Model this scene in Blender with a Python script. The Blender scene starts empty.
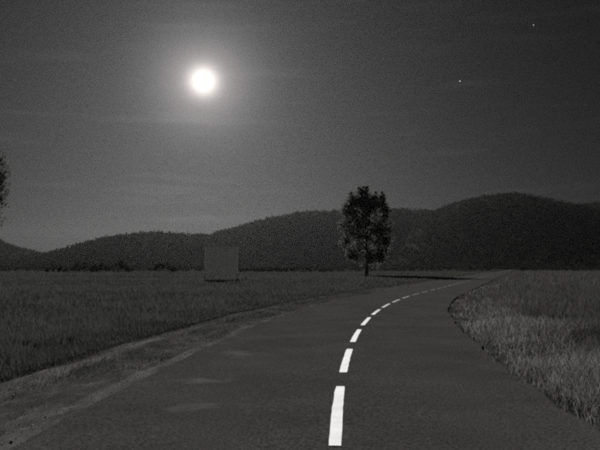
import bpy, math, random
import numpy as np
from mathutils import Vector

rad = math.radians
sc = bpy.context.scene
col = sc.collection
random.seed(4)

# ------------------------------------------------------------------ camera
CAM_H, PITCH = 1.6, 3.42
cam = bpy.data.cameras.new('camera')
cam.sensor_width = 36.0
cam.lens = 36.0 * 720 / 600
cam.clip_start = 0.1
cam.clip_end = 60000
cam_o = bpy.data.objects.new('camera', cam)
cam_o.location = (0, 0, CAM_H)
cam_o.rotation_euler = (rad(90 + PITCH), 0, 0)
col.objects.link(cam_o)
sc.camera = cam_o

# ------------------------------------------------------------------ moon direction, sky, moonlight
MOON_AZ, MOON_EL = -7.75, 14.6          # degrees, azimuth to the right of +Y
LAMP_EL = 17.5                          # the lamp stands a little higher, so the moon's own ball throws no shadow here
def direction(az, el):
    a, e = rad(az), rad(el)
    return Vector((math.sin(a) * math.cos(e), math.cos(a) * math.cos(e), math.sin(e)))
MOON = direction(MOON_AZ, MOON_EL)

sc.cycles.filter_width = 3.0              # a soft small lens
sc.cycles.use_denoising = False          # a high-sensitivity night exposure keeps its grain
sc.view_settings.view_transform = 'Standard'
sc.view_settings.look = 'None'
sc.view_settings.gamma = 1.0
sc.view_settings.use_curve_mapping = False
sc.view_settings.exposure = 2.0

world = bpy.data.worlds.new('World')
sc.world = world
world.use_nodes = True
wn, wl = world.node_tree.nodes, world.node_tree.links
wn.clear()
w_out = wn.new('ShaderNodeOutputWorld')
w_bg = wn.new('ShaderNodeBackground')
wl.new(w_bg.outputs[0], w_out.inputs['Surface'])

def wmath(op, a, b=None, c=None):
    n = wn.new('ShaderNodeMath'); n.operation = op
    for i, v in enumerate((a, b, c)):
        if v is None: continue
        if isinstance(v, (int, float)): n.inputs[i].default_value = v
        else: wl.new(v, n.inputs[i])
    return n.outputs[0]

sky = wn.new('ShaderNodeTexSky')
sky.sky_type = 'NISHITA'
sky.sun_disc = False
sky.sun_elevation = rad(MOON_EL)
sky.sun_rotation = rad(MOON_AZ)
sky.air_density = 1.0
sky.dust_density = 2.0
bw = wn.new('ShaderNodeRGBToBW')
wl.new(sky.outputs[0], bw.inputs[0])
tc = wn.new('ShaderNodeTexCoord')
# the aureole that thin high cloud makes round the moon
dot = wn.new('ShaderNodeVectorMath'); dot.operation = 'DOT_PRODUCT'
dot.inputs[1].default_value = MOON
wl.new(tc.outputs['Generated'], dot.inputs[0])
ang = wmath('MULTIPLY', wmath('ARCCOSINE', wmath('MINIMUM', dot.outputs['Value'], 1.0)), 180 / math.pi)
def lobe(width, amount, power=1.0):
    t = wmath('POWER', wmath('DIVIDE', ang, width), power)
    return wmath('MULTIPLY', wmath('EXPONENT', wmath('MULTIPLY', t, -1.0)), amount)
glow = wmath('ADD', wmath('ADD', lobe(1.0, 0.22, 2.2), lobe(1.8, 0.19)), lobe(14.0, 0.002))
# thin cloud in long level streaks
mp = wn.new('ShaderNodeMapping'); mp.inputs['Scale'].default_value = (2.6, 2.6, 26.0)
mp.inputs['Rotation'].default_value = (0, rad(3), 0)
wl.new(tc.outputs['Generated'], mp.inputs[0])
nz = wn.new('ShaderNodeTexNoise'); nz.inputs['Scale'].default_value = 1.6
nz.inputs['Detail'].default_value = 5; nz.inputs['Roughness'].default_value = 0.5
wl.new(mp.outputs[0], nz.inputs['Vector'])
ramp = wn.new('ShaderNodeMapRange')
ramp.inputs['From Min'].default_value = 0.55; ramp.inputs['From Max'].default_value = 0.76
ramp.inputs['To Min'].default_value = 1.0; ramp.inputs['To Max'].default_value = 1.5
wl.new(nz.outputs[0], ramp.inputs['Value'])
SKY = 0.00036
base = wmath('MULTIPLY', bw.outputs[0], SKY)
total = wmath('ADD', wmath('MULTIPLY', base, ramp.outputs[0]), glow)
tint = wn.new('ShaderNodeMapRange'); tint.inputs['From Min'].default_value = 0.5; tint.inputs['From Max'].default_value = 4.0
wl.new(ang, tint.inputs['Value'])
tcol = wn.new('ShaderNodeValToRGB'); wl.new(tint.outputs[0], tcol.inputs[0])
tcol.color_ramp.elements[0].color = (1, 0.94, 0.88, 1); tcol.color_ramp.elements[1].color = (1, 1, 1, 1)
e_ = tcol.color_ramp.elements.new(0.45); e_.color = (1, 0.94, 0.94, 1)
sc_ = wn.new('ShaderNodeVectorMath'); sc_.operation = 'SCALE'
wl.new(tcol.outputs[0], sc_.inputs[0]); wl.new(total, sc_.inputs['Scale'])
wl.new(sc_.outputs[0], w_bg.inputs['Color'])
w_bg.inputs['Strength'].default_value = 1.0

lamp = bpy.data.lights.new('moonlight', 'SUN')
lamp.energy = 3.2
lamp.angle = rad(2.5)                  # veiled by thin cloud
lamp.color = (1.0, 0.992, 0.98)
lamp_o = bpy.data.objects.new('moonlight', lamp)
lamp_o.rotation_euler = direction(MOON_AZ, LAMP_EL).to_track_quat('Z', 'Y').to_euler()
lamp_o.location = (-30, 60, 80)
col.objects.link(lamp_o)

# ------------------------------------------------------------------ helpers
def tag(o, label=None, cat=None, group=None, kind=None):
    if label: o['label'] = label
    if cat: o['category'] = cat
    if group: o['group'] = group
    if kind: o['kind'] = kind
    return o

def mesh_obj(name, verts, faces, mat, parent=None, smooth=False, uv=None):
    me = bpy.data.meshes.new(name)
    verts = np.asarray(verts, dtype=np.float32)
    if isinstance(faces, np.ndarray):
        k = faces.shape[1]; nf = len(faces)
        me.vertices.add(len(verts)); me.vertices.foreach_set('co', verts.ravel())
        me.loops.add(nf * k); me.loops.foreach_set('vertex_index', faces.astype(np.int32).ravel())
        me.polygons.add(nf)
        me.polygons.foreach_set('loop_start', np.arange(nf, dtype=np.int32) * k)
        me.update(calc_edges=True)
    else:
        me.from_pydata([tuple(map(float, v)) for v in verts], [], faces)
        me.update()
    if uv is not None:
        li = np.empty(len(me.loops), dtype=np.int32); me.loops.foreach_get('vertex_index', li)
        layer = me.uv_layers.new(name='UVMap')
        layer.data.foreach_set('uv', np.asarray(uv, dtype=np.float32)[li].ravel())
    if smooth:
        me.polygons.foreach_set('use_smooth', np.ones(len(me.polygons), dtype=bool))
    if mat: me.materials.append(mat)
    o = bpy.data.objects.new(name, me)
    if parent: o.parent = parent
    col.objects.link(o)
    return o

def empty(name, loc, rz=0.0):
    o = bpy.data.objects.new(name, None)
    o.location = loc; o.rotation_euler = (0, 0, rz)
    o.empty_display_size = 0.3
    col.objects.link(o)
    return o

def grid_faces(nr, nc):
    i = np.arange(nr - 1)[:, None] * nc + np.arange(nc - 1)[None, :]
    return np.stack([i, i + 1, i + nc + 1, i + nc], axis=-1).reshape(-1, 4)

def smoothstep(a, b, x):
    t = np.clip((x - a) / (b - a), 0, 1)
    return t * t * (3 - 2 * t)

class Noise2:
    """smooth value noise on a lattice"""
    def __init__(self, seed):
        self.t = np.random.default_rng(seed).random((256, 256))
    def __call__(self, x, y):
        x = np.asarray(x, float); y = np.asarray(y, float)
        xi, yi = np.floor(x).astype(int), np.floor(y).astype(int)
        fx, fy = x - xi, y - yi
        fx, fy = fx * fx * (3 - 2 * fx), fy * fy * (3 - 2 * fy)
        g = lambda a, b: self.t[a % 256, b % 256]
        return ((g(xi, yi) * (1 - fx) + g(xi + 1, yi) * fx) * (1 - fy)
                + (g(xi, yi + 1) * (1 - fx) + g(xi + 1, yi + 1) * fx) * fy) - 0.5
N1, N2, N3 = Noise2(1), Noise2(2), Noise2(3)
def fbm(n, x, y, octaves=4):
    s, a = 0, 1.0
    for k in range(octaves):
        s = s + a * n(x * 2 ** k + 17 * k, y * 2 ** k + 5 * k); a *= 0.5
    return s

# the road's centre line: almost straight at the camera, bending right, then straight again
def xc(y):
    y = np.asarray(y, float)
    near = 0.045 + 0.02 * y + 0.0032 * np.clip(y, 0, 44) ** 2
    return near + np.where(y > 44, (0.3016 - 0.02) * (y - 44), 0)
def slope(y):
    y = np.asarray(y, float)
    return 0.02 + 0.0064 * np.clip(y, 0, 44)
def along(y, u):
    """point at lateral offset u from the centre line at station y"""
    s = slope(y); k = 1 / np.sqrt(1 + s * s)
    return xc(y) + u * k, y - u * s * k
def lateral(x, y):
    s = slope(y)
    return (x - xc(y)) / np.sqrt(1 + s * s)
LEFT, RIGHT = -3.03, 2.62

# ------------------------------------------------------------------ materials
def material(name):
    m = bpy.data.materials.new(name); m.use_nodes = True
    nt = m.node_tree
    return m, nt.nodes, nt.links, nt.nodes['Principled BSDF']

def noise_node(n, l, scale, detail=4, vec=None, rough=0.55):
    t = n.new('ShaderNodeTexNoise')
    t.inputs['Scale'].default_value = scale; t.inputs['Detail'].default_value = detail
    t.inputs['Roughness'].default_value = rough
    if vec is not None: l.new(vec, t.inputs['Vector'])
    return t
def ramp_node(n, l, src, stops):
    r = n.new('ShaderNodeValToRGB')
    while len(r.color_ramp.elements) < len(stops): r.color_ramp.elements.new(0.5)
    for e, (p, c) in zip(r.color_ramp.elements, stops):
        e.position = p; e.color = (*c, 1) if len(c) == 3 else c
    l.new(src, r.inputs[0])
    return r
def mix_node(n, l, fac, a, b):
    m = n.new('ShaderNodeMix'); m.data_type = 'RGBA'
    l.new(fac, m.inputs[0]) if not isinstance(fac, float) else setattr(m.inputs[0], 'default_value', fac)
    for s, v in ((6, a), (7, b)):
        if isinstance(v, tuple): m.inputs[s].default_value = (*v, 1)
        else: l.new(v, m.inputs[s])
    return m.outputs[2]
def bump_node(n, l, height, strength, dist, bsdf):
    b = n.new('ShaderNodeBump'); b.inputs['Strength'].default_value = strength
    b.inputs['Distance'].default_value = dist
    l.new(height, b.inputs['Height']); l.new(b.outputs[0], bsdf.inputs['Normal'])
    return b
def obj_coord(n): return n.new('ShaderNodeTexCoord').outputs['Object']
def g(v, t=0.0): return (v * (1 + t), v, v * (1 - t))

def asphalt(name, a, b, rough, stains):
    m, n, l, p = material(name)
    co = obj_coord(n)
    fine = noise_node(n, l, 38, 4, co, 0.8)
    big = noise_node(n, l, 0.55, 5, co, 0.6)
    grit = n.new('ShaderNodeTexVoronoi'); grit.inputs['Scale'].default_value = 120
    l.new(co, grit.inputs['Vector'])
    c1 = ramp_node(n, l, fine.outputs[0], [(0.35, g(a)), (0.65, g(b, 0.02))])
    c2 = ramp_node(n, l, big.outputs[0], [(0.35, g(0.82)), (0.68, g(1.08))])
    mul = n.new('ShaderNodeMix'); mul.data_type = 'RGBA'; mul.blend_type = 'MULTIPLY'; mul.inputs[0].default_value = 1
    l.new(c1.outputs[0], mul.inputs[6]); l.new(c2.outputs[0], mul.inputs[7])
    colour = mul.outputs[2]
    edge = noise_node(n, l, 2.6, 5, co, 0.65)
    for (sx, sy, wx, wy) in stains:                             # pale dust lying on the asphalt
        mp_ = n.new('ShaderNodeMapping'); mp_.vector_type = 'TEXTURE'
        mp_.inputs['Location'].default_value = (sx, sy, 0); mp_.inputs['Scale'].default_value = (wx, wy, 50)
        l.new(co, mp_.inputs[0])
        ln = n.new('ShaderNodeVectorMath'); ln.operation = 'LENGTH'; l.new(mp_.outputs[0], ln.inputs[0])
        ad = n.new('ShaderNodeMath'); ad.operation = 'MULTIPLY_ADD'
        l.new(edge.outputs[0], ad.inputs[0]); ad.inputs[1].default_value = 2.6; l.new(ln.outputs['Value'], ad.inputs[2])
        fr = ramp_node(n, l, ad.outputs[0], [(0.0, g(0.75)), (0.5, g(0.75)), (0.98, g(0.0))])
        dv = n.new('ShaderNodeMath'); dv.operation = 'MULTIPLY'; dv.inputs[1].default_value = 0.5; l.new(ad.outputs[0], dv.inputs[0])
        l.new(dv.outputs[0], fr.inputs[0])
        colour = mix_node(n, l, fr.outputs[0], colour, (0.085, 0.083, 0.078))
    l.new(colour, p.inputs['Base Color'])
    rr = ramp_node(n, l, big.outputs[0], [(0.3, g(rough - 0.08)), (0.7, g(rough + 0.08))])
    l.new(rr.outputs[0], p.inputs['Roughness'])
    p.inputs['Specular IOR Level'].default_value = 0.0
    add = n.new('ShaderNodeMath'); add.operation = 'ADD'
    l.new(fine.outputs[0], add.inputs[0]); l.new(grit.outputs['Distance'], add.inputs[1])
    bump_node(n, l, add.outputs[0], 0.5, 0.006, p)
    return m
M_ASPHALT = asphalt('asphalt', 0.012, 0.068, 0.9, ((-1.12, 13.7, 0.6, 1.1), (-1.35, 10.45, 0.85, 0.5), (-1.25, 8.5, 0.5, 0.6)))

def paint():
    m, n, l, p = material('road_paint')
    co = obj_coord(n)
    a = noise_node(n, l, 60, 4, co, 0.7); b = noise_node(n, l, 3.0, 3, co)
    c = ramp_node(n, l, a.outputs[0], [(0.25, g(0.58)), (0.45, g(0.74)), (0.8, g(0.78))])
    d = ramp_node(n, l, b.outputs[0], [(0.3, g(0.86)), (0.6, g(1.0))])
    # chipped paint, plus light falloff with distance painted in as asphalt colour
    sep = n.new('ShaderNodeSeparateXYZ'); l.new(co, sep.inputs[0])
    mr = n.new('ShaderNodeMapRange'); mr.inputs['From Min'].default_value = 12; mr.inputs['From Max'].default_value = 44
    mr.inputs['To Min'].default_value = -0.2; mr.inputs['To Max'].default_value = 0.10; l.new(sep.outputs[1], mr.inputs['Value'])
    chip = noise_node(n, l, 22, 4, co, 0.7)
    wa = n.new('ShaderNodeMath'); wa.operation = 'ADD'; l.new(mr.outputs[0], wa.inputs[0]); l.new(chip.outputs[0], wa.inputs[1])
    worn_dim = ramp_node(n, l, wa.outputs[0], [(0.42, g(0.0)), (0.58, g(0.93))])
    mul = n.new('ShaderNodeMix'); mul.data_type = 'RGBA'; mul.blend_type = 'MULTIPLY'; mul.inputs[0].default_value = 1
    l.new(c.outputs[0], mul.inputs[6]); l.new(d.outputs[0], mul.inputs[7])
    l.new(mix_node(n, l, worn_dim.outputs[0], mul.outputs[2], (0.046, 0.045, 0.044)), p.inputs['Base Color'])
    p.inputs['Roughness'].default_value = 0.9; p.inputs['Specular IOR Level'].default_value = 0.0
    bump_node(n, l, a.outputs[0], 0.25, 0.003, p)
    return m
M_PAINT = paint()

def verge_mat():
    m, n, l, p = material('sandy_verge')
    uvn = n.new('ShaderNodeUVMap'); uv = uvn.outputs[0]
    sep = n.new('ShaderNodeSeparateXYZ'); l.new(uv, sep.inputs[0])
    mpn = n.new('ShaderNodeMapping'); mpn.inputs['Scale'].default_value = (4.2, 0.6, 1)
    l.new(uv, mpn.inputs[0])
    streak = noise_node(n, l, 1.2, 6, mpn.outputs[0], 0.68)
    co = obj_coord(n)
    fine = noise_node(n, l, 35, 5, co, 0.7)
    # wheel-worn lines of sand: beside the asphalt, and in broken lengths further out
    line = ramp_node(n, l, sep.outputs[0], [(0.0, g(0.30)), (0.07, g(0.26)), (0.14, g(0.08)), (0.30, g(0.22)), (0.40, g(0.06)),
                                            (0.56, g(0.05)), (0.64, g(0.62)), (0.72, g(0.30)), (0.82, g(0.0))])
    add = n.new('ShaderNodeMath'); add.operation = 'MULTIPLY_ADD'
    far = n.new('ShaderNodeMapRange'); far.inputs['From Min'].default_value = 13; far.inputs['From Max'].default_value = 26
    far.inputs['To Min'].default_value = 0.52; far.inputs['To Max'].default_value = 0.12; l.new(sep.outputs[1], far.inputs['Value'])
    l.new(line.outputs[0], add.inputs[0]); l.new(far.outputs[0], add.inputs[1]); l.new(streak.outputs[0], add.inputs[2])
    fac = ramp_node(n, l, add.outputs[0], [(0.52, g(0.0)), (0.80, g(1.0))])
    dark = ramp_node(n, l, fine.outputs[0], [(0.3, (0.026, 0.026, 0.025)), (0.7, (0.055, 0.054, 0.051))])
    pale = ramp_node(n, l, fine.outputs[0], [(0.3, (0.06, 0.059, 0.056)), (0.7, (0.13, 0.128, 0.122))])
    l.new(mix_node(n, l, fac.outputs[0], dark.outputs[0], pale.outputs[0]), p.inputs['Base Color'])
    p.inputs['Roughness'].default_value = 0.95; p.inputs['Specular IOR Level'].default_value = 0.0
    bump_node(n, l, fine.outputs[0], 0.9, 0.03, p)
    return m
M_VERGE = verge_mat()

def soil():
    m, n, l, p = material('meadow_soil')
    co = obj_coord(n)
    a = noise_node(n, l, 0.05, 6, co, 0.6); b = noise_node(n, l, 9, 5, co, 0.7)
    c = ramp_node(n, l, a.outputs[0], [(0.35, (0.016, 0.017, 0.014)), (0.65, (0.030, 0.030, 0.026))])
    d = ramp_node(n, l, b.outputs[0], [(0.3, g(0.6)), (0.7, g(1.2))])
    mul = n.new('ShaderNodeMix'); mul.data_type = 'RGBA'; mul.blend_type = 'MULTIPLY'; mul.inputs[0].default_value = 1
    l.new(c.outputs[0], mul.inputs[6]); l.new(d.outputs[0], mul.inputs[7])
    l.new(mul.outputs[2], p.inputs['Base Color'])
    p.inputs['Roughness'].default_value = 1.0; p.inputs['Specular IOR Level'].default_value = 0.0
    bump_node(n, l, b.outputs[0], 1.0, 0.12, p)
    return m
M_SOIL = soil()

def leafy(name, lo, hi, trans, scale=0.5):
    """blade or leaf: colour varies from patch to patch and from blade to blade, light passes through"""
    m, n, l, p = material(name)
    geo = n.new('ShaderNodeNewGeometry')
    pos = noise_node(n, l, scale, 4, geo.outputs['Position'], 0.65)
    add = n.new('ShaderNodeMath'); add.operation = 'MULTIPLY_ADD'
    l.new(geo.outputs['Random Per Island'], add.inputs[0]); add.inputs[1].default_value = 0.35
    l.new(pos.outputs[0], add.inputs[2])
    c = ramp_node(n, l, add.outputs[0], [(0.4, lo), (0.95, hi)])
    l.new(c.outputs[0], p.inputs['Base Color'])
    p.inputs['Roughness'].default_value = 0.8; p.inputs['Specular IOR Level'].default_value = 0.0
    t = n.new('ShaderNodeBsdfTranslucent'); l.new(c.outputs[0], t.inputs[0])
    mx = n.new('ShaderNodeMixShader'); mx.inputs[0].default_value = trans
    l.new(p.outputs[0], mx.inputs[1]); l.new(t.outputs[0], mx.inputs[2])
    l.new(mx.outputs[0], n['Material Output'].inputs['Surface'])
    return m
M_GRASS = leafy('meadow_grass', (0.020, 0.0205, 0.0185), (0.054, 0.054, 0.050), 0.35, 0.35)
M_TALL = leafy('dry_tall_grass', (0.018, 0.018, 0.017), (0.056, 0.0555, 0.053), 0.4, 0.55)
M_LEAF = leafy('tree_leaves', (0.040, 0.041, 0.038), (0.062, 0.063, 0.059), 0.5, 0.4)
M_BUSH = leafy('bush_leaves', (0.012, 0.013, 0.011), (0.03, 0.031, 0.026), 0.25, 0.3)
M_STRAW = leafy('straw_grass', (0.04, 0.0395, 0.0385), (0.15, 0.149, 0.144), 0.4, 0.9)
M_FOREST = leafy('forest_canopy', (0.013, 0.0135, 0.0125), (0.022, 0.0225, 0.021), 0.1, 0.02)

def bark():
    m, n, l, p = material('bark')
    co = obj_coord(n)
    mp_ = n.new('ShaderNodeMapping'); mp_.inputs['Scale'].default_value = (6, 6, 0.8); l.new(co, mp_.inputs[0])
    a = noise_node(n, l, 1.5, 5, mp_.outputs[0], 0.65)
    c = ramp_node(n, l, a.outputs[0], [(0.3, (0.022, 0.02, 0.018)), (0.7, (0.08, 0.072, 0.062))])
    l.new(c.outputs[0], p.inputs['Base Color']); p.inputs['Roughness'].default_value = 0.95
    bump_node(n, l, a.outputs[0], 0.8, 0.05, p)
    return m
M_BARK = bark()

def plain(name, lo, hi, rough, scale, metal=0.0):
    m, n, l, p = material(name)
    a = noise_node(n, l, scale, 5, obj_coord(n), 0.65)
    c = ramp_node(n, l, a.outputs[0], [(0.3, g(lo)), (0.7, g(hi))])
    l.new(c.outputs[0], p.inputs['Base Color'])
    p.inputs['Roughness'].default_value = rough; p.inputs['Metallic'].default_value = metal
    bump_node(n, l, a.outputs[0], 0.2, 0.005, p)
    return m
M_BOARD = plain('weathered_board', 0.6, 0.78, 0.7, 2.2)
M_FRAME = plain('white_frame', 0.78, 0.85, 0.5, 3.0)
M_POST = plain('galvanised_post', 0.25, 0.4, 0.55, 6.0, 0.3)
M_STONE = plain('gravel_stone', 0.05, 0.11, 0.9, 3.0)

def emitter(name, strength, tint):
    m, n, l, p = material(name)
    a = noise_node(n, l, 0.004, 4, obj_coord(n), 0.6)
    c = ramp_node(n, l, a.outputs[0], [(0.3, tuple(0.8 * v for v in tint)), (0.7, tint)])
    p.inputs['Base Color'].default_value = (0, 0, 0, 1)
    l.new(c.outputs[0], p.inputs['Emission Color'])
    p.inputs['Emission Strength'].default_value = strength
    return m
M_MOON = emitter('moon_surface', 3.0, (1.0, 0.985, 0.94))
M_STAR = emitter('star_glow', 0.35, (1, 1, 1))

# ------------------------------------------------------------------ ground sheet
def stations(y0, y1, d0, grow):
    ys = [y0]
    while ys[-1] < y1:
        ys.append(ys[-1] + max(d0, grow * max(0.0, ys[-1])))
    return np.array(ys)
half = np.concatenate([np.arange(0, 9, 0.22), 9 * 1.09 ** np.arange(0, 67)])
us = np.unique(np.concatenate([-half, half]))
ys = np.concatenate([np.arange(-420, -12, 14), stations(-12, 2700, 0.3, 0.03)])
def ground_z(x, y):
    u = lateral(x, y)
    side = np.where(u < 0, smoothstep(LEFT - 1.75, LEFT - 2.05, u), smoothstep(RIGHT - 0.6, RIGHT - 0.25, u))
    away = np.where(u < 0, smoothstep(-5, -14, u), smoothstep(3.2, 9, u))
    dist = np.hypot(x, y)
    z = -0.03 - 0.03 * (1 - away) * (u > 0) + 0.09 * fbm(N1, x * 0.9, y * 0.9, 4) * (dist < 90) * (0.35 + away)
    z = z + away * (0.35 * fbm(N2, x * 0.045, y * 0.045, 3))
    return np.where(side > 0, -0.28 + side * (z + 0.28), -0.28)
U, Y = np.meshgrid(us, ys)
X = xc(Y) + U * np.sqrt(1 + slope(Y) ** 2)
Z = ground_z(X, Y)
ground = mesh_obj('ground', np.stack([X, Y, Z], -1).reshape(-1, 3), grid_faces(len(ys), len(us)), M_SOIL, smooth=True)
tag(ground, kind='structure')

# ------------------------------------------------------------------ road, worn patches, centre dashes
rs = np.concatenate([stations(-14, 60, 0.2, 0.012), np.arange(62, 900, 6.0)])
edge_l = LEFT + 0.05 * fbm(N3, rs * 0.5, rs * 0 + 3, 4)
edge_r = RIGHT + 0.12 * fbm(N3, rs * 0.7, rs * 0 + 40, 4) * (rs < 30) 
def road_z(x, y, u):
    return 0.02 - 0.012 * np.abs(u) + 0.012 * fbm(N2, x * 0.5, y * 0.5, 3)
rows = []
frac = np.concatenate([[0, 0.002, 0.006], np.linspace(0.05, 0.95, 17), [0.994, 0.998, 1]])
for i, y in enumerate(rs):
    uu = edge_l[i] + frac * (edge_r[i] - edge_l[i])
    x, yy = along(np.full_like(uu, y), uu)
    z = road_z(x, yy, uu)
    z[0] -= 0.012; z[-1] -= 0.012
    top = np.stack([x, yy, z], -1)
    a, b = top[0].copy(), top[-1].copy(); a[2] -= 0.2; b[2] -= 0.2
    rows.append(np.vstack([a, top, b]))
rows = np.array(rows)
road = mesh_obj('road', rows.reshape(-1, 3), grid_faces(len(rs), rows.shape[1]), M_ASPHALT, smooth=True)
tag(road, kind='structure')

def strip_on_road(name, y0, y1, u0, u1, mat, lift, nseg=14, nacross=3, wob=0.004, seed=0, outline=None):
    rng = np.random.default_rng(seed)
    yy = np.linspace(y0, y1, nseg)
    top = []
    for k, y in enumerate(yy):
        t = k / (nseg - 1)
        a, b = u0, u1
        if outline:
            w = outline(t); mid = (u0 + u1) / 2; a, b = mid + (u0 - mid) * w, mid + (u1 - mid) * w
        a += rng.normal(0, wob); b += rng.normal(0, wob)
        uu = np.linspace(a, b, nacross)
        x, y2 = along(np.full(nacross, y), uu)
        top.append(np.stack([x, y2, road_z(x, y2, uu) + lift], -1))
    top = np.array(top)
    low = top.copy(); low[:, :, 2] -= 2.5 * lift
    nv = nseg * nacross
    V = np.vstack([top.reshape(-1, 3), low.reshape(-1, 3)])
    F = [tuple(f) for f in grid_faces(nseg, nacross)]
    def wall(i, j): F.append((j, i, i + nv, j + nv))
    for k in range(nseg - 1):
        wall(k * nacross, (k + 1) * nacross); wall((k + 2) * nacross - 1, (k + 1) * nacross - 1)
    for k in range(nacross - 1):
        wall(k + 1, k); e = (nseg - 1) * nacross; wall(e + k, e + k + 1)
    return mesh_obj(name, V, F, mat, parent=road)

# 3.2 m dashes with 1.3 m gaps, 12 cm wide, measured along the line
fine_y = np.linspace(-14, 500, 60000)
arc = np.concatenate([[0], np.cumsum(np.hypot(np.diff(fine_y), np.diff(xc(fine_y))))])
arc0 = np.interp(6.52, fine_y, arc)
DASH, PERIOD = 3.2, 4.52
for k in range(-4, 34):
    a = np.interp(arc0 + k * PERIOD, arc, fine_y)
    b = np.interp(arc0 + k * PERIOD + DASH, arc, fine_y)
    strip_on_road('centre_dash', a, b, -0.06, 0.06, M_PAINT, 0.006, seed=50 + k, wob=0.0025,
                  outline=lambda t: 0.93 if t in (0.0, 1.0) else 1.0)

# ------------------------------------------------------------------ sandy verge left of the road
vs = np.concatenate([stations(-12, 70, 0.13, 0.008), np.arange(72, 300, 5.0)])
vt = np.linspace(0, 2.35, 34)
VT, VY = np.meshgrid(vt, vs)
VX, VYY = along(VY, LEFT + 0.12 - VT)
prof = np.interp(vt, [0, 0.14, 0.35, 0.7, 1.0, 1.25, 1.55, 1.8, 2.1, 2.35], [-0.02, 0.0, -0.04, -0.03, -0.06, -0.05, 0.0, -0.02, -0.12, -0.32])
VZ = prof[None, :] + smoothstep(0.0, 0.3, VT) * (0.07 * fbm(N1, VT * 2.2, VY * 0.55, 3) + 0.025 * fbm(N2, VX * 5, VYY * 5, 3))
verge = mesh_obj('verge', np.stack([VX, VYY, VZ], -1).reshape(-1, 3), grid_faces(len(vs), len(vt))[:, ::-1], M_VERGE, smooth=True,
                 uv=np.stack([VT / 2.35, VY], -1).reshape(-1, 2))
tag(verge, kind='structure')

# loose stones along the asphalt edge and on the verge
ICO_V = []
ph = (1 + 5 ** 0.5) / 2
for a, b in ((1, ph), (-1, ph), (1, -ph), (-1, -ph)):
    ICO_V += [(0, a, b), (a, b, 0), (b, 0, a)]
ICO_V = np.array(ICO_V, float); ICO_V /= np.linalg.norm(ICO_V[0])
def hull_faces(v):
    F = []
    d = 1.06
    n = len(v)
    for i in range(n):
        for j in range(i + 1, n):
            if abs(np.linalg.norm(v[i] - v[j]) - 1.0515) > 0.02: continue
            for k in range(j + 1, n):
                if abs(np.linalg.norm(v[i] - v[k]) - 1.0515) > 0.02 or abs(np.linalg.norm(v[j] - v[k]) - 1.0515) > 0.02: continue
                nrm = np.cross(v[j] - v[i], v[k] - v[i])
                F.append((i, j, k) if nrm @ v[i] > 0 else (i, k, j))
    return np.array(F)
ICO_F = hull_faces(ICO_V)
def blobs(name, centres, radii, mat, jitter, rng, parent=None, smooth=False):
    """many uneven icosahedra in one mesh"""
    n = len(centres)
    v = ICO_V[None] * (1 + rng.uniform(-jitter, jitter, (n, 12, 1)))
    a = rng.uniform(0, 2 * math.pi, n); c, s = np.cos(a)[:, None], np.sin(a)[:, None]
    v = np.stack([v[..., 0] * c - v[..., 1] * s, v[..., 0] * s + v[..., 1] * c, v[..., 2]], -1)
    v = v * radii[:, None, :] + centres[:, None, :]
    f = ICO_F[None] + (np.arange(n) * 12)[:, None, None]
    return mesh_obj(name, v.reshape(-1, 3), f.reshape(-1, 3), mat, parent=parent, smooth=smooth)
rng = np.random.default_rng(8)
n = 1800
sy = 5 + 30 * rng.random(n) ** 1.6
st = np.where(rng.random(n) < 0.5, rng.normal(0.16, 0.10, n), rng.uniform(0.1, 1.8, n))
sx, sy2 = along(sy, LEFT + 0.12 - st)
sz = np.interp(st, vt, prof)
r0 = rng.gamma(2.0, 0.0018, n) + 0.003
stones = blobs('loose_gravel', np.stack([sx, sy2, sz + 0.01], -1),
               np.stack([r0, r0 * rng.uniform(0.7, 1.2, n), r0 * 0.6], -1), M_STONE, 0.25, rng)
tag(stones, 'loose gravel scattered along the left edge of the asphalt', 'gravel', kind='stuff')

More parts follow.
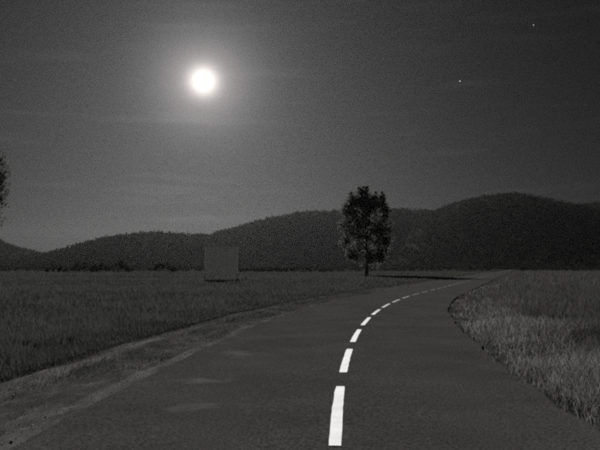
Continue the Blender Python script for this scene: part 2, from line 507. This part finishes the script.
# ------------------------------------------------------------------ forested hills
def pix_dir(px, py):
    """azimuth and elevation (radians) of a point of the photographed skyline"""
    x, y, z = (px - 300) / 720, 1.0, (225 - py) / 720
    p = rad(PITCH); c, s = math.cos(p), math.sin(p)
    y2, z2 = y * c - z * s, y * s + z * c
    return math.atan2(x, y2), math.atan2(z2, math.hypot(x, y2))
def hill(points, dist, front, back, seed, spacing, label):
    rng = np.random.default_rng(seed)
    az, el = zip(*[pix_dir(*p) for p in points])
    az = np.array(az); H = dist * np.tan(np.array(el)) + CAM_H - 6.0
    A = np.linspace(az[0], az[-1], 170)
    def height(a, r):
        # soften the traced corners
        h = sum(np.interp(a + d, az, H) for d in (-0.008, -0.004, 0, 0.004, 0.008)) / 5
        ridge = dist + 70 * np.sin(a * 9 + seed)
        t = np.where(r < ridge, np.clip(1 - (ridge - r) / front, 0, 1), np.clip(1 - (r - ridge) / back, 0, 1))
        t = t * t * (3 - 2 * t)
        return (h + 8) * t - 8 + t * (1 - t) * 26 * fbm(N1, a * 14 + seed, r * 0.006, 3)
    R = np.linspace(dist - front - 80, dist + back + 80, 60)
    AA, RR = np.meshgrid(A, R)
    hz = height(AA, RR)
    o = mesh_obj('hill', np.stack([RR * np.sin(AA), RR * np.cos(AA), hz], -1).reshape(-1, 3), grid_faces(len(R), len(A))[:, ::-1], M_SOIL, smooth=True)
    tag(o, kind='structure')
    n = int((A[-1] - A[0]) * dist * (front + 130) / spacing ** 2)
    a = rng.uniform(A[0], A[-1], n); r = rng.uniform(dist - front, dist + 130, n)
    m = int((A[-1] - A[0]) * dist / 2.2)                       # a denser row on the crest
    a = np.concatenate([a, rng.uniform(A[0], A[-1], m)])
    r = np.concatenate([r, dist + 70 * np.sin(a[n:] * 9 + seed) + rng.uniform(-40, 25, m)])
    z = height(a, r)
    keep = z > -3
    a, r, z = a[keep], r[keep], z[keep]
    k = len(a)
    w = rng.uniform(1.7, 3.6, k); hgt = w * rng.uniform(0.9, 1.6, k)
    hgt = np.where(rng.random(k) < 0.02, hgt * 1.25, hgt)
    per = 12
    d = rng.normal(0, 1, (k, per, 3)); d /= np.linalg.norm(d, axis=2)[..., None]
    d *= rng.random((k, per, 1)) ** 0.35
    cen = np.stack([r * np.sin(a), r * np.cos(a), z + hgt * 0.7], -1)
    p = (cen[:, None, :] + d * np.stack([w, w, hgt], -1)[:, None, :]).reshape(-1, 3)
    q = rng.normal(0, 1, (len(p), 3)); q /= np.linalg.norm(q, axis=1)[:, None]
    t = np.cross(q, rng.normal(0, 1, (len(p), 3))); t /= np.linalg.norm(t, axis=1)[:, None]
    ls = rng.uniform(0.8, 1.7, len(p))[:, None]
    f = mesh_obj('forest', np.stack([p - q * ls, p + t * ls * 0.8, p + q * ls, p - t * ls * 0.8], 1).reshape(-1, 3),
                 np.arange(len(p) * 4).reshape(-1, 4), M_FOREST)
    tag(f, label, 'forest', kind='stuff')
hill([(-330, 215), (-200, 222), (-60, 231), (0, 241), (20, 248), (40, 252.5), (70, 258), (120, 268)], 1500, 420, 500, 2, 9,
     'dark wood on the low slope at the far left edge')
hill([(-60, 269), (0, 262), (40, 253), (60, 249), (75, 243.5), (100, 236.5), (120, 233), (140, 230), (155, 229), (166, 229), (180, 231), (205, 231.5), (225, 236), (270, 250), (320, 268)], 1150, 420, 420, 3, 8,
     'dark wood on the rounded low hill below the moon')
hill([(140, 262), (180, 246), (215, 233), (240, 227.5), (260, 222), (280, 218), (300, 214), (320, 213), (345, 212), (365, 210), (390, 208.5), (430, 209), (470, 214), (560, 236), (640, 262)], 1420, 480, 520, 5, 9,
     'dark wood on the broad middle hill behind the round tree')
hill([(370, 266), (400, 233), (420, 215), (432, 209), (445, 203.5), (465, 198), (490, 194.5), (510, 193), (530, 196), (550, 201), (565, 204.5), (590, 210), (640, 222), (700, 245), (750, 266)], 1200, 460, 480, 7, 8,
     'dark wood on the tallest hill at the right')
hill([(480, 262), (530, 225), (560, 208), (575, 205), (590, 203), (600, 202), (660, 196), (760, 205), (860, 230), (940, 262)], 1550, 480, 480, 9, 9,
     'dark wood on the farther hill at the right edge')

# ------------------------------------------------------------------ trees and bushes
def tube(path, radii, seg=9):
    """tapered tube along a path"""
    V, F = [], []
    for i, (p, r) in enumerate(zip(path, radii)):
        d = (path[min(i + 1, len(path) - 1)] - path[max(i - 1, 0)]).normalized()
        q = d.to_track_quat('Z', 'Y')
        for k in range(seg):
            a = 2 * math.pi * k / seg
            V.append(p + q @ Vector((math.cos(a) * r, math.sin(a) * r, 0)))
        if i:
            b = (i - 1) * seg
            F += [(b + k, b + (k + 1) % seg, b + seg + (k + 1) % seg, b + seg + k) for k in range(seg)]
    F.append(tuple(range(len(V) - seg, len(V))))
    return V, F
def leaves(name, centres, spread, per, size, mat, parent, rng):
    """leaf-sized faces gathered in clumps"""
    c = np.repeat(centres, per, axis=0)
    sp = np.repeat(spread, per)
    n = len(c)
    d = rng.normal(0, 1, (n, 3)); d /= np.linalg.norm(d, axis=1)[:, None]
    p = c + d * (sp * rng.random(n) ** 0.45)[:, None] * np.array([1, 1, 0.9])
    u = rng.normal(0, 1, (n, 3)); u /= np.linalg.norm(u, axis=1)[:, None]
    v = np.cross(u, rng.normal(0, 1, (n, 3))); v /= np.linalg.norm(v, axis=1)[:, None]
    s = (size * rng.uniform(0.6, 1.3, n))[:, None]
    V = np.stack([p - u * s, p + v * s * 0.55, p + u * s, p - v * s * 0.55], 1).reshape(-1, 3)
    F = np.arange(n * 4).reshape(n, 4)
    return mesh_obj(name, V, F, mat, parent=parent)

def tree(name, loc, height, rx, crown_base, nclump, seed, label, tuft=1.0, size=0.25, per=62, lean=0.0, mat=None):
    rng = np.random.default_rng(seed); rnd = random.Random(seed)
    root = empty(name, loc)
    tag(root, label, 'tree')
    path = [Vector((0.25 * math.sin(i * 0.9 + seed) * i / 8 + lean * i / 8, 0.2 * math.cos(i * 1.3) * i / 8, -0.3 + (height * 0.8) * i / 8)) for i in range(9)]
    r0 = height * 0.017
    V, F = tube(path, [r0 * (1.5 if i == 0 else 1.0) * (1 - 0.1 * i) + 0.03 for i in range(9)], 10)
    mesh_obj('trunk', V, F, M_BARK, root, smooth=True)
    cz = (height + crown_base) / 2; rz = (height - crown_base) / 2
    cents, spr = [], []
    for k in range(nclump):
        h = rng.random() ** 0.8
        z = crown_base + 0.8 + h * (height - crown_base - 1.6)
        t = (z - cz) / rz
        wid = rx * math.sqrt(max(0.02, 1 - abs(t) ** (3.6 if t > 0 else 2.6)))
        a = rng.uniform(0, 2 * math.pi); q = math.sqrt(rng.random()) * 0.93
        if rng.random() < 0.55: q = 0.75 + 0.25 * rng.random()
        cents.append((math.cos(a) * q * wid + lean * z / height, math.sin(a) * q * wid, z)); spr.append(rng.uniform(0.8, 1.5) * rx / 5)
    n_body = len(cents)
    for k in range(int(13 * tuft)):                             # upright tufts along the crown's top
        a = rng.uniform(0, 2 * math.pi); q = rng.uniform(0.1, 0.85)
        zt = cz + rz * math.sqrt(max(0, 1 - (q * 0.9) ** 2.4))
        for j in range(4):
            cents.append((math.cos(a) * q * rx, math.sin(a) * q * rx, zt - 1.1 + 0.75 * j)); spr.append((0.75 - 0.13 * j) * rx / 5)
    cents = np.array(cents)
    for k in range(13):
        i = rng.integers(len(cents)); e = Vector(cents[i])
        h = min(max(crown_base * 0.75, e.z - rnd.uniform(2.5, 5) ), height * 0.72)
        s = path[0].lerp(path[-1], (h + 0.3) / (height * 0.8))
        f = min(7.99, max(0, (h + 0.3) / (height * 0.8) * 8)); s = path[int(f)].lerp(path[int(f) + 1], f - int(f))
        pts = [s.lerp(e, t) + Vector((0, 0, 0.7 * math.sin(math.pi * t) - 0.35 * t)) for t in (0, 0.25, 0.5, 0.75, 1)]
        V, F = tube(pts, [0.12, 0.095, 0.07, 0.045, 0.02], 6)
        mesh_obj('limb', V, F, M_BARK, root, smooth=True)
    spr = np.array(spr)
    many = np.full(len(cents), per); many[n_body:] = per // 2
    leaves('crown', cents, spr, many, size, mat or M_LEAF, root, rng)
    return root
def on_ground(px, d):
    x = (px - 300) / 720 * d
    return (x, d, float(ground_z(np.array(x), np.array(d))))
tree('round_crowned_tree', on_ground(366.5, 160), 18.6, 5.5, 1.9, 290, 12,
     'tall leafy tree with a rounded tufted crown alone in the meadow')
tree('roadside_tree', on_ground(-31, 110), 20.5, 5.4, 5.5, 190, 21,
     'dark tree cut off by the left edge of the picture', size=0.24)

def bush(name, px, d, w, h, seed, label, mat=M_BUSH, group=None, cat='bush'):
    rng = np.random.default_rng(seed)
    root = empty(name, on_ground(px, d)); tag(root, label, cat, group)
    n = int(12 + w * 4)
    xx = rng.uniform(-1, 1, n)
    top = h * np.sqrt(np.clip(1 - (np.abs(xx) * 0.92) ** 2.4, 0.06, 1)) * rng.uniform(0.75, 1.0, n)
    zz = top * rng.random(n) ** 0.6 * 0.85 + 0.2
    c = np.stack([xx * w / 2, rng.uniform(-1, 1, n) * w * 0.3, zz], -1)
    leaves('crown', c, np.full(n, 0.16 * h + 0.12), 60, 0.2, mat, root, rng)
    for k in range(4):
        e = Vector(c[k]); b = Vector((e.x * 0.3, e.y * 0.3, -0.2))
        V, F = tube([b, b.lerp(e, 0.5) + Vector((0, 0, 0.15)), e], [0.08, 0.055, 0.02], 6)
        mesh_obj('stem', V, F, M_BARK, root, smooth=True)
bush('bush', 57, 280, 8.0, 3.0, 31, 'low dark bush, leftmost of those along the far edge of the meadow')
bush('bush', 83, 270, 8.5, 4.6, 32, 'tall dark bush at the far meadow edge, left of its two close neighbours')
bush('bush', 102, 275, 7.5, 4.0, 33, 'dark bush between two others at the far meadow edge')
bush('bush', 120, 265, 7.5, 4.8, 34, 'tall dark bush at the far meadow edge, right of its two close neighbours')
bush('bush', 165, 260, 7.5, 4.4, 35, 'round dark bush standing alone left of the sign board')
bush('hedge', 287, 285, 36, 1.9, 36, 'low dark hedge along the far meadow edge between sign board and tree', cat='hedge')

# the wood's low fringe where the flat meadow ends
rng = np.random.default_rng(91)
fx = rng.uniform(-190, 190, 1500); fy = 345 + 12 * rng.random(1500) + 8 * np.sin(fx * 0.03)
ok = np.abs(lateral(fx, fy)) > 7
fx, fy = fx[ok], fy[ok]
fh = 2.7 + 2.6 * fbm(N2, fx * 0.06, fx * 0 + 9, 4)
fz = np.clip(fh, 0.9, None) * rng.random(len(fx)) ** 0.7
fringe = leaves('wood_fringe', np.stack([fx, fy, fz], -1), np.full(len(fx), 0.75), 22, 0.28, M_BUSH, None, rng)
tag(fringe, 'low dark fringe of brush where the meadow meets the hills', 'brush', kind='stuff')

# ------------------------------------------------------------------ sign board in the meadow
sx0, sy0, sz0 = on_ground(221.5, 100)
sign = empty('sign_board', (sx0, sy0, sz0), rad(5))
tag(sign, 'pale square sign board standing alone in the left meadow', 'sign')
def box(name, cx, cy, cz, sx, sy, sz, mat, parent, bev=0.006):
    V = []
    x, y, z = sx / 2, sy / 2, sz / 2; b = min(bev, x * 0.4, y * 0.4)
    prof = [(-x + b, -y), (x - b, -y), (x, -y + b), (x, y - b), (x - b, y), (-x + b, y), (-x, y - b), (-x, -y + b)]
    for zz in (-z, z): V += [(cx + p, cy + q, cz + zz) for p, q in prof]
    F = [(k, (k + 1) % 8, 8 + (k + 1) % 8, 8 + k) for k in range(8)] + [tuple(range(7, -1, -1)), tuple(range(8, 16))]
    return mesh_obj(name, V, F, mat, parent)
BW, BH, BZ = 4.4, 3.62, 0.96
nt_ = M_BOARD.node_tree                                        # thin sheet: a little moonlight comes through it
tr_ = nt_.nodes.new('ShaderNodeBsdfTranslucent'); tr_.inputs[0].default_value = (0.8, 0.8, 0.78, 1)
mx_ = nt_.nodes.new('ShaderNodeMixShader'); mx_.inputs[0].default_value = 0.085
nt_.links.new(nt_.nodes['Principled BSDF'].outputs[0], mx_.inputs[1]); nt_.links.new(tr_.outputs[0], mx_.inputs[2])
nt_.links.new(mx_.outputs[0], nt_.nodes['Material Output'].inputs['Surface'])
for k in range(3):
    w = BW / 3
    box('panel', -BW / 2 + w * (k + 0.5), 0.004 * (k % 2), BZ + BH / 2, w - 0.012, 0.03, BH - 0.02, M_BOARD, sign)
nt_ = M_FRAME.node_tree
tr_ = nt_.nodes.new('ShaderNodeBsdfTranslucent'); tr_.inputs[0].default_value = (0.8, 0.8, 0.78, 1)
mx_ = nt_.nodes.new('ShaderNodeMixShader'); mx_.inputs[0].default_value = 0.11
nt_.links.new(nt_.nodes['Principled BSDF'].outputs[0], mx_.inputs[1]); nt_.links.new(tr_.outputs[0], mx_.inputs[2])
nt_.links.new(mx_.outputs[0], nt_.nodes['Material Output'].inputs['Surface'])
for s in (-1, 1):
    box('frame_rail', s * (BW / 2 + 0.05), 0, BZ + BH / 2, 0.1, 0.07, BH + 0.12, M_FRAME, sign)
    box('frame_rail', 0, 0, BZ + BH / 2 + s * (BH / 2 + 0.03), BW - 0.004, 0.06, 0.08, M_FRAME, sign)
    box('post', s * (BW / 2 + 0.05), 0, (BZ - 0.062 - 0.3) / 2, 0.09, 0.09, BZ - 0.062 + 0.3, M_POST, sign)

# ------------------------------------------------------------------ grass
def blades(name, x, y, h, w, lean, mat, rng, label, z=None):
    n = len(x)
    z = ground_z(x, y) - 0.02 if z is None else z
    a = rng.uniform(0, 2 * math.pi, n)
    side = np.stack([np.cos(a), np.sin(a), 0 * a], -1) * (w / 2)[:, None]
    b = rng.uniform(0, 2 * math.pi, n)
    fall = np.stack([np.cos(b), np.sin(b), 0 * b], -1) * (lean * h)[:, None]
    p0 = np.stack([x, y, z], -1)
    up = np.stack([0 * h, 0 * h, h], -1)
    p1 = p0 + up * 0.55 + fall * 0.3
    p2 = p0 + up * (1 - 0.35 * lean[:, None]) + fall
    V = np.stack([p0 - side, p0 + side, p1 + side * 0.8, p1 - side * 0.8, p2], 1).reshape(-1, 3)
    i = (np.arange(n) * 5)[:, None]
    F = np.concatenate([i + np.array([[0, 1, 2]]), i + np.array([[0, 2, 3]]), i + np.array([[3, 2, 4]])])
    o = mesh_obj(name, V, F, mat)
    return tag(o, label, 'grass', kind='stuff')
def wedge(n, d0, d1, rng, power=1.0):
    d = d0 * (d1 / d0) ** (rng.random(n) ** power)
    return rng.uniform(-0.66, 0.66, n) * d + rng.uniform(-1.5, 1.5, n), d
rng = np.random.default_rng(77)
# left meadow
x, y = wedge(420000, 4.5, 330, rng)
u = lateral(x, y)
cl = fbm(N3, x * 0.55, y * 0.55, 4); big = fbm(N1, x * 0.08, y * 0.08, 3)
keep = (u < LEFT - 1.75 + 0.5 * cl) & (rng.random(len(x)) < np.clip(0.75 + 1.1 * cl, 0.1, 1))
x, y, cl, big = x[keep], y[keep], cl[keep], big[keep]
h = (0.24 + 0.16 * cl + 0.10 * big) * (0.3 + 0.7 * smoothstep(1.5, 4.2, LEFT - lateral(x, y))) * rng.uniform(0.55, 1.35, len(x)) + 0.03
blades('meadow_grass', x, y, h, np.maximum(0.005, 0.0006 * y) * rng.uniform(0.7, 1.3, len(x)), rng.uniform(0.1, 0.8, len(x)), M_GRASS, rng,
       'short dark meadow grass spreading left of the road')
# tall dry grass on the right
x, y = wedge(520000, 4.5, 330, rng)
u = lateral(x, y)
cl = fbm(N2, x * 0.7, y * 0.7, 4)
edge = RIGHT + 0.06 + 0.25 * fbm(N3, x * 1.3, y * 1.3, 3)
keep = (u > edge) & (rng.random(len(x)) < np.clip(0.8 + 1.0 * cl, 0.12, 1))
x, y, cl, u = x[keep], y[keep], cl[keep], u[keep]
h = (0.48 + 0.32 * cl) * (0.14 + 0.86 * smoothstep(RIGHT, RIGHT + 3.2, u)) * rng.uniform(0.5, 1.4, len(x)) + 0.04
blades('tall_grass', x, y, h, np.maximum(0.006, 0.0007 * y) * rng.uniform(0.7, 1.3, len(x)), rng.uniform(0.05, 0.7, len(x)), M_TALL, rng,
       'tall pale dry grass crowding the right edge of the road')
# short straw on the right-hand verge, in patches
x, y = wedge(420000, 4.5, 110, rng)
u = lateral(x, y)
cl = fbm(N1, x * 0.45, y * 0.45, 4)
keep = (u > RIGHT - 0.05 + 0.3 * fbm(N3, x * 2, y * 2, 2)) & (u < RIGHT + 2.0 + 1.6 * cl) & (rng.random(len(x)) < np.clip(0.7 + 1.3 * cl, 0.08, 1) * (0.12 + 0.88 * smoothstep(RIGHT - 0.1, RIGHT + 0.45, u)) * (1 - 0.9 * smoothstep(14, 40, y)))
x, y, cl, u = x[keep], y[keep], cl[keep], u[keep]
h = (0.10 + 0.12 * cl + 0.13 * np.clip(u - RIGHT, 0, 2)) * rng.uniform(0.4, 1.5, len(x)) + 0.03
blades('straw_grass', x, y, h, np.maximum(0.005, 0.0006 * y), rng.uniform(0.2, 1.1, len(x)), M_STRAW, rng,
       'short pale straw in patches along the right edge of the asphalt')
# tufts growing on the sandy verge
n = 520
cy = 5 + 45 * rng.random(n) ** 1.5; ct = rng.uniform(0.45, 2.0, n)
cyr = np.repeat(cy, 45); ctr = np.repeat(ct, 45)
sy_ = cyr + rng.normal(0, 0.45, len(cyr)); stt = np.clip(ctr + rng.normal(0, 0.16, len(cyr)), 0.3, 2.2)
x, y = along(sy_, LEFT + 0.12 - stt)
z = np.interp(stt, vt, prof) - 0.03
blades('verge_tufts', x, y, rng.uniform(0.03, 0.14, len(x)), np.maximum(0.005, 0.0006 * y), rng.uniform(0.2, 0.9, len(x)), M_GRASS, rng,
       'small grass tufts growing on the sandy strip beside the asphalt', z=z)

# ------------------------------------------------------------------ moon and stars
def ball(name, centre, radius, mat, seg, rings):
    V, F = [], []
    for i in range(rings + 1):
        t = math.pi * i / rings
        for k in range(seg):
            a = 2 * math.pi * k / seg
            V.append((radius * math.sin(t) * math.cos(a), radius * math.sin(t) * math.sin(a), radius * math.cos(t)))
    for i in range(rings):
        for k in range(seg):
            F.append((i * seg + k, (i + 1) * seg + k, (i + 1) * seg + (k + 1) % seg, i * seg + (k + 1) % seg))
    o = mesh_obj(name, V, F, mat, smooth=True); o.location = centre
    return o
FAR = 20000
moon = ball('moon', MOON * FAR, FAR * math.tan(rad(0.66)), M_MOON, 48, 24)
tag(moon, 'full moon glowing white above the low hills', 'moon')
for (px, py, r, lab) in ((460, 81, 0.045, 'brighter small star right of the moon above the round tree'),
                         (533.5, 25, 0.035, 'faint small star near the top right corner')):
    a, e = pix_dir(px, py)
    d = Vector((math.sin(a) * math.cos(e), math.cos(a) * math.cos(e), math.sin(e)))
    tag(ball('star', d * FAR, FAR * math.tan(rad(r * 0.7)), M_STAR, 12, 8), lab, 'star')

# ------------------------------------------------------------------ night haze
zb, zt, hx, y0, y1 = -14.0, 190.0, 3900.0, -600.0, 3600.0
HV = [(x, y, z) for z in (zb, zt) for (x, y) in ((-hx, y0), (hx, y0), (hx, y1), (-hx, y1))]
HF = [(3, 2, 1, 0), (4, 5, 6, 7), (0, 1, 5, 4), (1, 2, 6, 5), (2, 3, 7, 6), (3, 0, 4, 7)]
hm = bpy.data.materials.new('night_haze'); hm.use_nodes = True
hn = hm.node_tree.nodes; hn.clear()
ho = hn.new('ShaderNodeOutputMaterial'); pv = hn.new('ShaderNodeVolumePrincipled')
pv.inputs['Color'].default_value = (0.061, 0.061, 0.061, 1)
pv.inputs['Density'].default_value = 4.6e-5
pv.inputs['Anisotropy'].default_value = 0.7
hm.node_tree.links.new(pv.outputs[0], ho.inputs['Volume'])
haze = mesh_obj('haze', HV, HF, hm)
tag(haze, 'thin moonlit haze lying over the valley', 'haze', kind='stuff')
